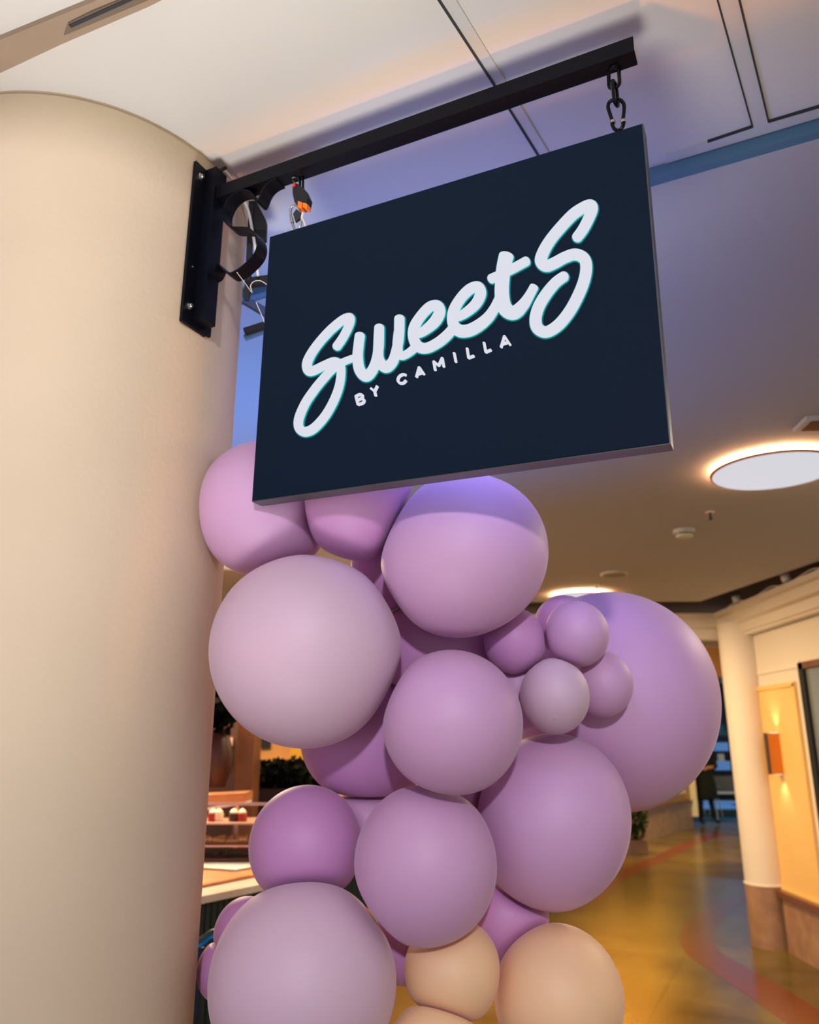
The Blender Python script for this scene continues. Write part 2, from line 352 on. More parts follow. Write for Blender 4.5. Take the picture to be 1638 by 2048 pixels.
s = MB(); s.lathe(F(-.683, -.056, 2.72), [(.002, 0), (.0015, .002)], 10, E1); s.build('rivet', M['steel'], br)
s = MB(); s.tube([F(-.648, -.022, z) for z in (2.948, 2.992)], .0016, 8); s.build('weld', M['black'], br)
# scroll: flat bar bent in the plane of the arm; front edge traced on the arm's front plane
def sp(zx, zy): return onpl(420 + zx/8.19, 320 + zy/8.19, F(0, -.021, 2.9), AW)
def ribbon(zpts, wd, name):
    pts = spline([sp(*p) for p in zpts], 7); s = MB(); th = .0032; N = len(pts); rings = []
    for i in range(N):
        d = (pts[min(i+1, N-1)] - pts[max(i-1, 0)]).normalized(); nn = d.cross(AW).normalized()
        rings.append([s.bm.verts.new(pts[i] + nn*th/2*sg + AW*wd*k) for sg, k in ((1,0),(1,1),(-1,1),(-1,0))])
    for a, b in zip(rings, rings[1:]):
        for k in range(4): s.bm.faces.new((a[k], a[(k+1)%4], b[(k+1)%4], b[k]))
    s.bm.faces.new(rings[0]); s.bm.faces.new(rings[-1][::-1])
    return s.build(name, M['black'], br, smooth=True)
ribbon([(1085,300),(980,350),(900,420),(850,500),(815,590),(780,665)], .042*K, 'scroll')
ribbon([(775,665),(740,655),(700,570),(640,510),(540,488),(410,530),(290,640),(215,790),(200,920),(250,1020),(340,1090),(470,1100),(600,1110),(690,1160),(755,1250),(775,1370),(740,1500),(650,1620),(520,1740),(400,1820),(310,1850),(220,1800),(130,1700),(100,1695)], .042*K, 'scroll')
ribbon([(105,1695),(80,1760),(40,1830),(-30,1880)], .042*K, 'scroll')

# ------------------------------------------------------------------ hanging sign
RO = math.radians(-.65)
SE = (E1*math.cos(RO) + UP*math.sin(RO)); SU = (UP*math.cos(RO) - E1*math.sin(RO))
SW, SH, ST = .952*K, .724*K, .04*K
SCN = SG + Vector((0, 0, -.011*K)) + E1*.010*K
sign = thing('hanging_sign', SCN - SU*SH/2, 'dark navy double-sided lightbox sign with glowing white script hanging from the black arm', 'sign')
s = MB(); s.box(SCN, SW, ST, SH, (SE, AW, SU)); s.build('case', M['signframe'], sign, bevel=.0012)
FRT = SCN - AW*(ST/2)
s = MB(); s.box(FRT - AW*.0012, SW-.004, .0024, SH-.004, (SE, AW, SU)); s.build('face_panel', M['panel'], sign, bevel=.0008)
BAK = SCN + AW*(ST/2)
s = MB(); s.box(BAK + AW*.0012, SW-.004, .0024, SH-.004, (SE, AW, SU)); s.build('face_panel', M['panel'], sign, bevel=.0008)
LZ = FRT - AW*.0060
def z4(x, y): return (560 + x/4.818, 560 + y/4.818)
def z5(x, y): return (780 + x/4.818, 460 + y/4.818)
def z6(x, y): return (1000 + x/6.4, 380 + y/6.4)
def local(px):
    p = onpl(px[0], px[1], LZ, AW) - LZ; return Vector((p.dot(SE), p.dot(SU)))
def stroke(s, pts, conv, hw, side_back=False, n=7, endr=1.0, grow=0, h1=.0036):
    """pts (x, y[, hw]) in a zoom's pixels; a flat raised stroke in the sign plane. Widths measured across the stroke in the picture."""
    P = [Vector((p[0], p[1], p[2] if len(p) > 2 else hw)) for p in pts]
    C = spline(P, n) if len(P) > 2 else P
    Lc, Lf, Rt = [], [], []; N = len(C)
    for i in range(N):
        d = C[min(i+1, N-1)] - C[max(i-1, 0)]; d = Vector((d.x, d.y)).normalized(); nn = Vector((-d.y, d.x)); c = Vector((C[i].x, C[i].y)); h = C[i].z*.90 + grow
        Lf.append(c + nn*h); Rt.append(c - nn*h)
    # rounded ends
    def cap(c, d, h, sgn):
        a0 = math.atan2(d.y, d.x); res = []
        for k in range(0, 13):
            a = a0 + sgn*(PI/2) - sgn*PI*k/12
            # superellipse-like cap, flatter when endr < 1
            v_ = Vector((math.cos(a), math.sin(a))); fwd = v_.dot(d); lat = v_ - d*fwd
            res.append(c + lat*h + d*fwd*h*endr)
        return res
    c0 = Vector((C[0].x, C[0].y)); d0 = (Vector((C[0].x, C[0].y)) - Vector((C[1].x, C[1].y))).normalized()
    c1 = Vector((C[-1].x, C[-1].y)); d1 = (Vector((C[-1].x, C[-1].y)) - Vector((C[-2].x, C[-2].y))).normalized()
    quads = [(Lf[i], Rt[i], Rt[i+1], Lf[i+1]) for i in range(N-1)]
    caps = [cap(c0, d0, C[0].z*.90 + grow, 1), cap(c1, d1, C[-1].z*.90 + grow, 1)]
    def W(p, dz, back):
        l = local(conv(p.x, p.y))
        if back: return BAK + AW*(.0024 + dz) - SE*l.x + SU*l.y
        return FRT - AW*(.0024 + dz) + SE*l.x + SU*l.y
    bm = s.bm
    for q in quads:
        f = bm.faces.new([bm.verts.new(W(p, h1, side_back)) for p in q]); f.material_index = 0
    def wall(a, b):
        f = bm.faces.new([bm.verts.new(x) for x in (W(a, h1, side_back), W(b, h1, side_back), W(b, 0, side_back), W(a, 0, side_back))]); f.material_index = 1
    for i in range(N-1): wall(Lf[i], Lf[i+1]); wall(Rt[i], Rt[i+1])
    for cp, cc in zip(caps, (c0, c1)):
        f = bm.faces.new([bm.verts.new(W(p, h1, side_back)) for p in cp]); f.material_index = 0
        for i in range(len(cp)-1): wall(cp[i], cp[i+1])
LET = []
LET.append((z4, .0, [([(548,635,47),(600,560,46),(648,470,46),(676,395,46),(668,360,48),(600,385,48),(480,485,48),(360,620,48),(285,735,50),(258,815,52),(275,876,50),(330,868,48),(430,820,47),(520,785,46),(578,820,47),(585,920,46),(560,1050,46),(500,1195,47),(420,1325,48),(320,1430,50),(235,1462,51),(182,1420,50),(182,1330,50),(240,1190,48),(330,1055,47),(420,945,46),(500,860,44),(600,792,38),(720,745,36)], 48, 1)]))
LET.append((z4, .0, [([(768,535,53),(757,620,53),(748,740,55),(765,860,58),(822,926,58),(880,880,55),(925,780,53),(950,640,53),(955,455,52)], 54, .75),
                     ([(955,455,52),(948,620,53),(950,760,55),(1012,838,60),(1080,790,55),(1120,680,53),(1145,540,54),(1150,368,54)], 54, .75),
                     ([(1145,500,54),(1132,640,52),(1160,728,42),(1230,705,42),(1310,640,45)], 48, 1)]))
LET.append((z5, .0, [([(240,1015,40),(330,968,50),(430,880,60),(478,788,60),(454,728,57),(378,742,55),(288,838,54),(232,940,58),(226,1040,56),(270,1120,58),(350,1136,55),(450,1090,55),(540,1020,55),(610,940,50)], 56, 1)]))
LET.append((z5, .0, [([(630,850,40),(722,800,50),(824,712,56),(872,610,59),(845,546,57),(763,572,57),(672,668,56),(612,785,60),(606,895,58),(660,965,66),(750,968,66),(850,920,64),(945,840,58),(1010,745,52),(1060,640,50)], 58, 1)]))
LET.append((z5, .0, [([(1120,245,78),(1095,360,76),(1080,500,75),(1078,620,76),(1095,730,80),(1150,790,76),(1215,785,72),(1290,710,60),(1345,625,50),(1388,545,47)], 74, .55),
                     ([(975,468,50),(1080,420,50),(1200,360,50),(1312,298,50)], 50, .8)]))
LET.append((z6, .0, [([(990,598,74),(1062,500,76),(1130,370,78),(1180,240,80),(1160,190,78),(1080,215,80),(940,305,80),(785,465,80),(645,635,80),(555,790,84),(524,910,86),(590,970,82),(700,930,82),(830,860,80),(960,822,82),(1070,870,84),(1104,980,83),(1075,1160,82),(990,1370,82),(880,1565,82),(740,1730,82),(590,1815,80),(480,1765,86),(455,1640,84),(500,1480,82),(600,1315,80),(715,1180,76),(812,1108,74)], 80, 1)]))
SMALL = [(z4, [[(728,1118),(748,1198)], [(728,1118),(765,1100),(790,1108),(784,1134),(740,1157)], [(740,1157),(782,1140),(806,1156),(794,1182),(748,1198)]]),
         (z4, [[(873,1042),(908,1070)], [(934,1020),(908,1070)], [(908,1070),(918,1112)]]),
         (z4, [[(1208,912),(1178,908),(1146,928),(1133,962),(1150,990),(1185,990),(1210,966)]]),
         (z4, [[(1312,932),(1338,838)], [(1338,838),(1384,905)], [(1322,905),(1368,890)]]),
         (z4, [[(1492,865),(1478,782)], [(1478,782),(1526,822)], [(1526,822),(1560,748)], [(1560,748),(1575,832)]]),
         (z5, [[(615,1182),(632,1268)]]), (z5, [[(740,1137),(754,1230)], [(754,1230),(805,1210)]]), (z5, [[(903,1082),(920,1174)], [(920,1174),(970,1152)]]),
         (z5, [[(1068,1126),(1100,1020)], [(1100,1020),(1155,1103)], [(1080,1096),(1136,1078)]])]
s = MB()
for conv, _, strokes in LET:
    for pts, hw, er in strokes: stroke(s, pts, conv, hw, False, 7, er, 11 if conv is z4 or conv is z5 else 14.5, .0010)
s.build('letter_halo', None, sign, mats=[M['halo'], M['halo']])  # glowing rim in place of the light halo around the script
for back in (False, True):
    mm = [M['letterback'] if back else M['letter'], M['letterside']]
    for conv, _, strokes in LET:
        s = MB()
        for pts, hw, er in strokes: stroke(s, pts, conv, hw, back, 7, er)
        s.build('script_letter', None, sign, mats=mm)
    for conv, strokes in SMALL:
        s = MB()
        for pts in strokes: stroke(s, pts, conv, 12.6, back, 5, .5)
        s.build('capital_letter', None, sign, mats=[mm[0], mm[0]])
# eyelets on the case
for px in ((600, 458), (1237, 258)):
    c = onpl(px[0], px[1], SCN, AW); l = (c - SCN).dot(SE)
    c = SCN + SE*l + SU*(SH/2)
    s = MB(); s.tube([c + SU*(.003 + .0065*math.cos(a)) + AW*.0065*math.sin(a) for a in [2*PI*i/20 for i in range(20)]], .0018, 8, closed=True)
    s.build('eyelet', M['darksteel'], sign, smooth=True)
# ------------------------------------------------------------------ chain and shackles
def link_pts(c, h, wd, ax, up=UP, n=24, pear=0):
    out = []
    r_ = wd/2; L = h/2 - r_
    for i in range(n):
        a = 2*PI*i/n; ca, sa = math.cos(a), math.sin(a)
        ww = 1 + pear*ca
        out.append(c + up*(ca*r_*ww + (L if ca >= 0 else -L)) + ax*(sa*r_*ww))
    return out
cx = 1228
def bp(x, y): return onpl(x, y, SG, AW)
s = MB(); s.tube([bp(1222,128), bp(1223,136), bp(1234,136), bp(1234,126)], .0024, 8); s.build('hanger_lug', M['black'], br)
ch = thing('chain', bp(1229, 205), 'short black two-link chain hanging from the outer end of the arm', 'chain')
def tl(c0, c1, wd, r_, ax, name, par, mt, pear=0):
    c0, c1 = Vector(c0), Vector(c1); up = (c0 - c1).normalized()
    s = MB(); s.tube(link_pts((c0+c1)/2, (c0-c1).length, wd, ax, up, 28, pear), r_, 8, closed=True); return s.build(name, mt, par, smooth=True)
D = (bp(1200,200) - bp(1201,200)).length
tl(bp(1227,133), bp(1229,176), .0175, .0033, E1, 'link', ch, M['darksteel'])
tl(bp(1228,164), bp(1233,210), .0165, .0033, (AW*.97 + E1*.22).normalized(), 'link', ch, M['darksteel'])
def carabiner(pts, r_, nuts, name, label, mt):
    bot = max(pts, key=lambda p: p[1]); t = thing(name, bp(*bot), label, 'carabiner')
    s = MB(); s.tube(spline([bp(*p) for p in pts], 4, True), r_, 10, closed=True); s.build('body', mt, t, smooth=True)
    for a, b in nuts:
        s = MB(); s.tube([bp(*a), bp(*b)], r_*1.45, 12); s.build('gate_nut', M['steel'], t, smooth=True)
carabiner([(1233,199),(1242,201),(1248,209),(1248,222),(1246,240),(1247,248),(1243,257),(1236,261),(1229,258),(1225,250),(1225,243),(1219,225),(1216,213),(1220,203)], .0031, [((1225,242),(1226,247)), ((1246,241),(1247,246))], 'carabiner', 'black pear-shaped carabiner holding the outer corner of the sign', M['darksteel'])
carabiner([(590,410),(583,415),(581,427),(584,442),(587,453),(592,461),(598,457),(602,445),(602,430),(597,414)], .0024, [((583,436),(585,446))], 'carabiner', 'silver carabiner hanging from the black cable grip at the inner end of the sign', M['steel'])
# inner suspension: wire loop and black grip with orange tabs
gp = thing('cable_grip', bp(604, 420), 'black cable grip with orange tabs under the arm beside the scroll', 'cable grip')
s = MB(); P = [bp(x, y) for x, y in [(590,371),(600,373),(612,382),(620,400),(616,418),(603,420),(594,410),(590,392)]]; s.prism([p - AW*.009 for p in P], AW*.018); s.build('housing', M['blackmatte'], gp, bevel=.002)
for x0, x1 in ((602, 610), (612, 620)):
    s = MB(); P = [bp(x0, 409 + (x0-602)*.3), bp(x1, 411 + (x0-602)*.3), bp(x1, 424), bp(x0, 421)]; s.prism([p - AW*.0115 for p in P], AW*.014); o = s.build('tab', M['orange'], gp, bevel=.0008); o['label'] = 'orange tab'
s = MB(); s.lathe(bp(594, 377) - AW*.010, [(.0035, 0), (.0035, .003)], 14, -AW); o = s.build('release_button', M['red'], gp); o['label'] = 'red button'
s = MB(); P = [bp(x, y) for x, y in [(595,420),(604,428),(600,440),(593,446),(588,430)]]; s.prism([p - AW*.004 for p in P], AW*.005); o = s.build('tape_tail', M['tape'], gp)
s = MB(); s.tube(spline([bp(606,425), bp(604,436), bp(609,446), bp(612,462)], 5), .0022, 8); o = s.build('safety_strap', M['whitewire'], gp, smooth=True); o['label'] = 'white strap with black tape'
wl = MB(); wl.tube(spline([bp(x, y) for x, y in [(596,372),(584,360),(588,354),(597,358),(601,372)]], 6), .0014, 8); wl.build('wire_loop', M['steel'], gp, smooth=True)
s = MB(); s.tube([bp(600,353), bp(600,372)], .0026, 8); s.build('link', M['darksteel'], gp); s = MB(); s.tube([bp(606,352), bp(606,380)], .0026, 8); s.build('link', M['darksteel'], gp)
# thin cables around the bracket
cb = MB(); q = [onpl(x, y, F(0, .10, 2.7), AW) for x, y in [(407,303),(418,312),(424,326)]]
cb = MB(); cb.tube(spline([F(-.672, .03, 3.095), F(-.664, .0, 3.06), F(-.655, -.005, 3.03)], 6), .004, 8); o = cb.build('power_cable', M['blackmatte'], smooth=True); tag(o, 'black power cable dropping from the ceiling into the top of the bracket post', 'cable')
cb = MB(); cb.tube(spline([att(x, y, t*K) for x, y, t in [(450,342,2.26),(466,362,2.29),(482,388,2.32),(496,420,2.36),(504,458,2.36),(511,500,2.36),(516,552,2.36)]], 6), .0034, 10); o = cb.build('white_cable', M['whitewire'], smooth=True); tag(o, 'thick white cable curving down behind the bracket scroll', 'cable')
cb = MB(); cb.tube(spline([att(x, y, t*K) for x, y, t in [(474,545,1.93),(490,566,2.0),(504,585,2.1),(501,572,2.1),(508,563,2.1),(522,562,2.1),(537,572,2.1)]], 6), .0008, 6); o = cb.build('thin_wire', M['whitewire'], smooth=True); tag(o, 'thin white wire looping from the scroll to the black frame', 'wire')
cb = MB(); cb.tube(spline([att(x, y, 2.1*K) for x, y in [(512,604),(524,632),(530,648),(533,652)]], 6), .0008, 6); o = cb.build('thin_wire', M['whitewire'], smooth=True); tag(o, 'thin white wire crossing the blue ceiling bars beside the sign', 'wire')
# black frame glimpsed between the column and the sign
fr = thing('metal_truss', att(500, 600, 2.13*K), 'black metal truss seen between the column and the sign', 'truss')
t = 2.38*K
s = MB(); s.bar(att(494, 603, t), att(504, 408, t), .011, .018, (1,0,0)); s.build('frame_bar', M['blackmatte'], fr)
s = MB(); s.prism([att(x, y, t) for x, y in [(497,402),(512,402),(532,440),(531,475),(505,478)]], (0, .02, 0)); s.build('gusset', M['blackmatte'], fr)
s = MB(); s.bar(att(497, 566, t), att(560, 558, t), .022, .012, (0,0,1)); s.build('frame_bar', M['blackmatte'], fr)
s = MB(); s.bar(att(489, 600, t), att(560, 642, t), .018, .012, (0,0,1)); s.build('frame_bar', mat('blue_black_bar', srgb(34, 56, 92), .4), fr)
s = MB(); s.bar(att(489, 664, t), att(560, 641, t), .015, .012, (0,0,1)); s.build('frame_bar', M['blackmatte'], fr)
s = MB(); s.bar(att(489, 676, t*1.01), att(560, 650, t*1.01), .010, .012, (0,0,1)); s.build('frame_bar', M['fascia'], fr)

# ------------------------------------------------------------------ ceiling fittings in the hall
def fit_circle(pts):
    (x1, y1), (x2, y2), (x3, y3) = pts
    A = Matrix(((x1, y1, 1), (x2, y2, 1), (x3, y3, 1)))
    a = Matrix(((x2-x1, y2-y1), (x3-x1, y3-y1))); b = Vector(((x2*x2-x1*x1+y2*y2-y1*y1)/2, (x3*x3-x1*x1+y3*y3-y1*y1)/2))
    c = a.inverted() @ b; return c, (Vector((x1, y1)) - c).length
zl = ZH - .035
c, R = fit_circle([atz(x, y, zl).xy for x, y in [(1424, 950), (1535, 979), (1570, 904)]])
def disc_lamp(c, R, label):
    t = thing('ceiling_lamp', (c.x, c.y, ZH - .04), label, 'ceiling lamp', 'round ceiling lamps in the hall')
    s = MB(); s.lathe((c.x, c.y, ZH-.035), [(R, 0), (R+.004, .003), (R+.004, .009), (R-.02, .010)], 72); o = s.build('rim', M['bronze'], t, smooth=True); o['label'] = 'thin amber rim'
    s = MB(); s.lathe((c.x, c.y, ZH-.037), [(R-.008, 0), (R-.006, .002)], 72); s.build('diffuser', M['lamp'], t)
    s = MB(); s.lathe((c.x, c.y, ZH-.020), [(R-.015, 0), (R-.02, .003)], 72); s.build('uplight_ring', M['uplamp'], t)
    s = MB(); s.lathe((c.x, c.y, ZH-.024), [(.1, 0), (.1, .026)], 40); s.build('canopy', M['white'], t)
disc_lamp(c, R, 'large glowing white disc lamp on the hall ceiling at the right edge')
p = atz(1160, 1188, ZH); disc_lamp(Vector((p.x, p.y)), R*.95, 'glowing disc lamp half hidden behind the giant lilac balloon')
for nm, px, lab in (('sprinkler_head', (1420, 1024), 'small sprinkler head on the hall ceiling above the smoke detector'), ('sprinkler_head', (1193, 1170), 'tiny sprinkler head on the ceiling just above the giant balloon')):
    p = atz(*px, ZH); t = thing(nm, (p.x, p.y, ZH-.045), lab, 'sprinkler', 'sprinkler heads')
    s = MB(); s.lathe((p.x, p.y, ZH-.006), [(.022, 0), (.026, .006)], 24); s.build('escutcheon', M['white'], t, smooth=True)
    s = MB(); s.lathe((p.x, p.y, ZH-.042), [(.012, 0), (.012, .002), (.006, .003), (.006, .036)], 16); s.build('nozzle', M['gap'], t)
p = atz(1368, 1060, ZH); t = thing('smoke_detector', (p.x, p.y, ZH-.05), 'round white smoke detector on the hall ceiling', 'smoke detector')
s = MB(); s.lathe((p.x, p.y, ZH-.018), [(.058, 0), (.062, .004), (.062, .018)], 40); s.build('base', M['white'], t, smooth=True)
s = MB(); s.lathe((p.x, p.y, ZH-.046), [(.02, 0), (.046, .004), (.05, .012), (.05, .028)], 40); s.build('dome', M['white'], t, smooth=True)
s = MB(); s.lathe((p.x, p.y, ZH-.030), [(.0515, 0), (.0515, .006)], 40); s.build('sensor_gap', M['gap'], t)
p = atz(1228, 1147, ZH); t = thing('ceiling_speaker', (p.x, p.y, ZH-.012), 'flat round ceiling speaker above the giant lilac balloon', 'speaker')
s = MB(); s.lathe((p.x, p.y, ZH-.012), [(.095, 0), (.1, .004), (.1, .012)], 40); s.build('bezel', M['white'], t, smooth=True)
s = MB(); s.lathe((p.x, p.y, ZH-.014), [(.085, 0), (.085, .003)], 40); s.build('grille', M['greymetal'], t)
q = [atz(x, y, ZH) for x, y in [(1585, 858), (1612, 832), (1700, 828), (1690, 856)]]
t = thing('square_vent', (q[0].x, q[0].y, ZH-.02), 'square ceiling air vent cut by the right edge above the big disc lamp', 'air vent')
s = MB(); s.prism(q, (0, 0, -.015)); s.build('frame', M['white'], t)
cc = sum(q, Vector())/4; s = MB(); s.prism([cc + (p - cc)*.72 for p in q], (0, 0, -.018)); s.build('grille', M['wood'], t)

# ------------------------------------------------------------------ right wall of the hall
XW = 3.04
Yend = 7.2
zco = atX(1476, 1275, XW).z
struct(MB().box((XW+.1, (1.5+Yend)/2, zco/2+.05), .2, Yend-1.5, zco+.1).build('wall_right', M['wallR']))
# rounded nose at the end of the wall
yn = atz(1495, 1880, 0)
s = MB(); nose = []
for k in range(13):
    a = PI + (PI/2)*k/12
prof = [(XW+.0, 6.72)] + [(XW-.06-.0 + 0, 6.86)]
NC = Vector((2.955, 7.14)); NR = .165
s.lathe((NC.x, NC.y, 0), [(NR, 0), (NR, .46)], 48); o = struct(s.build('trim_21', M['stone'], smooth=True))
s = MB(); s.lathe((NC.x, NC.y, .46), [(NR+.004, 0), (NR+.004, .012), (NR-.006, .014), (NR-.006, zco-.46+.1)], 48); struct(s.build('wall_nose', M['wallR'], smooth=True))
# stone wainscot with cap
struct(MB().box((XW-.02, (1.5+6.95)/2, .20), .07, 5.45, .40).build('baseboard_right', M['stone']))
struct(MB().box((XW-.035, (1.5+6.95)/2, .42), .10, 5.45, .05).build('trim_11', M['stonecap'], bevel=.008))
s = MB(); s.box((XW-.056, 6.93, .2), .004, .012, .4); struct(s.build('trim_12', M['gap']))
# cornice with three fascias, along the wall then across the hall
def pr(px): p = atX(*px, XW); return p.z
steps = [((1424,1227), (1436,1236)), ((1436,1236), (1450,1251)), ((1450,1251), (1476,1275))]
zs = [2.742, 2.700, 2.633, 2.52]; xs = [2.83, 2.875, 2.93, 3.04]
profile = [(XW-.02, 2.50), (2.96, 2.50), (2.95, 2.52), (2.93, 2.525), (2.925, 2.60), (2.885, 2.612), (2.875, 2.62), (2.87, 2.69), (2.835, 2.70), (2.83, 2.742), (XW+.1, 2.742)]
s = MB(); rings = []
for (x, z) in profile: 
    off = XW - x
    rings.append([s.bm.verts.new((x, 1.2, z)), s.bm.verts.new((x, 7.40 - off*.45, z)), s.bm.verts.new((x - .55, 7.52 - off*1.0, z)), s.bm.verts.new((-3.5, 7.75 - off*1.0, z))])
for a, b in zip(rings, rings[1:]):
    for k in range(3): s.bm.faces.new((a[k], a[k+1], b[k+1], b[k]))
struct(s.build('trim_13', M['wallR']))
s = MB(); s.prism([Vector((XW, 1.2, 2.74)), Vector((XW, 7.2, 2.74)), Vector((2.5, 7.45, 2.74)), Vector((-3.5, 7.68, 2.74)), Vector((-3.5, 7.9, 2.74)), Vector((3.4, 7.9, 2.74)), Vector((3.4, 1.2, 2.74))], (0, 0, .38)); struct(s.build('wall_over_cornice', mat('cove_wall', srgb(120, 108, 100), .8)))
# soffit of the bulkhead over the passage
s = MB(); s.box((-.1, 7.62, 2.56), 6.6, .5, .1); struct(s.build('trim_14', M['wallR']))
s = MB(); s.box((.0, 7.9, 2.30), 7, .1, .6); 
s.bm.free()
# spot lamps standing on the cornice
for px in ((1575, 1164), (1475, 1198)):
    p = atX(px[0], px[1], 2.86); t = thing('cornice_spotlight', (p.x, p.y, 2.742), 'small grey spotlight on the cornice ' + ('near the right edge' if px[0] > 1500 else 'above the pillar'), 'spotlight', 'spotlights on the cornice')
    s = MB(); s.lathe((p.x, p.y, 2.742), [(.03, 0), (.03, .01), (.012, .012), (.012, .03)], 20); s.build('base', M['greymetal'], t)
    s = MB(); s.lathe((p.x, p.y, 2.762), [(.034, 0), (.038, .004), (.038, .055), (.03, .06)], 24, (-.25, -.1, 1)); s.build('head', M['white'], t, smooth=True)
s = MB(); s.tube(spline([(2.85, 7.0 - i*.22, 2.75 + .02*math.sin(i*2.1)) for i in range(14)], 4), .005, 6); o = s.build('light_string', M['whitewire'], smooth=True); tag(o, 'thin string of lights lying along the top of the cornice', 'light string')
# moulding line, ochre panel, sconce, shop window
def wpl(pts, X, th, name, m, parent=None): s = MB(); s.prism([atX(x, y, X) for x, y in pts], (-th, 0, 0)); return s.build(name, m, parent)
a, b = atX(1487, 1353, XW), atX(1600, 1333, XW)
s = MB(); s.box((XW-.006, (a.y+b.y)/2, (a.z+b.z)/2), .012, abs(a.y-b.y), .022); struct(s.build('trim_15', M['wallR']))
y0, y1 = atX(1500, 1381, XW).y, atX(1591, 1366, XW).y; zt_ = atX(1500, 1381, XW).z; zb_ = atX(1547, 1770, XW).z
pan = thing('wall_panel', (XW, (y0+y1)/2, zb_), 'tall ochre framed wall panel carrying the copper sconce', 'wall panel')
MB().box((XW-.006, (y0+y1)/2, (zt_+zb_)/2), .012, y0-y1, zt_-zb_).build('board', M['yellow'], pan)
for nm, c_, d_ in (('f', ((y0), (zt_+zb_)/2), (.035, zt_-zb_)), ('f', (y1, (zt_+zb_)/2), (.035, zt_-zb_)), ('f', ((y0+y1)/2, zt_), (y0-y1+.03, .035)), ('f', ((y0+y1)/2, zb_), (y0-y1+.03, .035))):
    MB().box((XW-.014, c_[0], c_[1]), .028, d_[0], d_[1]).build('moulding', M['yellow'], pan, bevel=.006)
ps = atX(1551, 1507, XW-.05); hs = .16
sc = thing('wall_sconce', (XW-.012, ps.y, ps.z-hs), 'rectangular copper up-and-down wall sconce on the ochre panel', 'wall lamp')
MB().box((XW-.062, ps.y, ps.z), .10, .05, hs*2).build('housing', M['bronzeside'], sc, bevel=.002)
MB().box((XW-.114, ps.y, ps.z), .006, .056, hs*2+.004).build('front_plate', M['bronzeside'], sc)
MB().box((XW-.060, ps.y-.027, ps.z), .10, .004, hs*2).build('side_plate', M['bronze'], sc)
for sg in (1, -1):
    MB().box((XW-.045, ps.y, ps.z+sg*(hs+.002)), .05, .04, .004).build('lens', M['sconcelamp'], sc)
    l = bpy.data.lights.new('sconce_beam', 'SPOT'); l.energy = 2.2; l.color = (1, .92, .8); l.spot_size = math.radians(85); l.spot_blend = 1.0; l.shadow_soft_size = .02
    o = bpy.data.objects.new('sconce_beam', l); COL.objects.link(o); o.location = (XW-.07, ps.y, ps.z+sg*(hs+.012)); o.rotation_euler = Vector((.22, 0, sg)).to_track_quat('-Z', 'Y').to_euler()
wn = struct(thing('window_1', (XW, 4.6, .45), None, None))
yw = atX(1603, 1327, XW).y; zw = atX(1603, 1327, XW).z
MB().box((XW-.004, (yw+2.0)/2, (zw+.46)/2), .008, yw-2.0, zw-.46).build('pane', M['wglass'], wn)
MB().box((XW-.012, yw-.03, (zw+.46)/2), .04, .075, zw-.46).build('frame', M['blackmatte'], wn)
MB().box((XW-.012, (yw+2.0)/2, zw-.02), .04, yw-2.0, .05).build('frame', M['wood'], wn)
MB().box((XW-.004, yw+.045, (zw+.45)/2), .012, .05, zw-.40).build('casing', M['wallR'], wn)
p = atX(1511, 1500, XW-.01); s = MB(); s.box((XW-.012, p.y, p.z), .02, .05, .09); o = s.build('thermostat', M['white']); tag(o, 'tiny white wall switch left of the ochre panel', 'switch')

# ------------------------------------------------------------------ far end of the hall
def fp(x, y, z=0): return atz(x, y, z)
a, b = fp(1388, 1655), fp(1262, 1690); d = (b - a); d.z = 0; L = d.length; d.normalize(); b2 = b + d*3.0
nn = Vector((-d.y, d.x, 0)); nn = nn if nn.y > 0 else -nn
def fwall(p, q, z0, z1, th, name, m):
    s = MB(); s.prism([Vector((p.x, p.y, z0)), Vector((q.x, q.y, z0)), Vector((q.x, q.y, z1)), Vector((p.x, p.y, z1))], nn*th); return struct(s.build(name, m))
fwall(a + nn*.05, b2 + nn*.05, 0, 3.0, .3, 'wall_far_left', mat('ochre_far_wall', srgb(214, 160, 80), .7))
fwall(a, b2, 0, .45, .1, 'trim_16', M['stone'])
fwall(a - nn*.03, b2 - nn*.03, .45, .50, .16, 'trim_17', M['stonecap'])
pa = a + d*.35; pb = b2
s = MB(); s.prism([Vector((pa.x, pa.y, .70)) + nn*.03, Vector((pb.x, pb.y, .70)) + nn*.03, Vector((pb.x, pb.y, 2.5)) + nn*.03, Vector((pa.x, pa.y, 2.5)) + nn*.03], nn*.03); o = s.build('wall_panel', M['mustard']); tag(o, 'mustard wall panel far down the hall under the giant balloon', 'wall panel')
s = MB(); s.bar(Vector((pa.x, pa.y, .67)), Vector((pb.x, pb.y, .67)), .06, .05); struct(s.build('trim_18', M['wallR']))
# pier edge at the corner
s = MB(); s.box((a.x+.04, a.y+.05, 1.5), .12, .16, 2.6); struct(s.build('trim_19', M['wallR']))
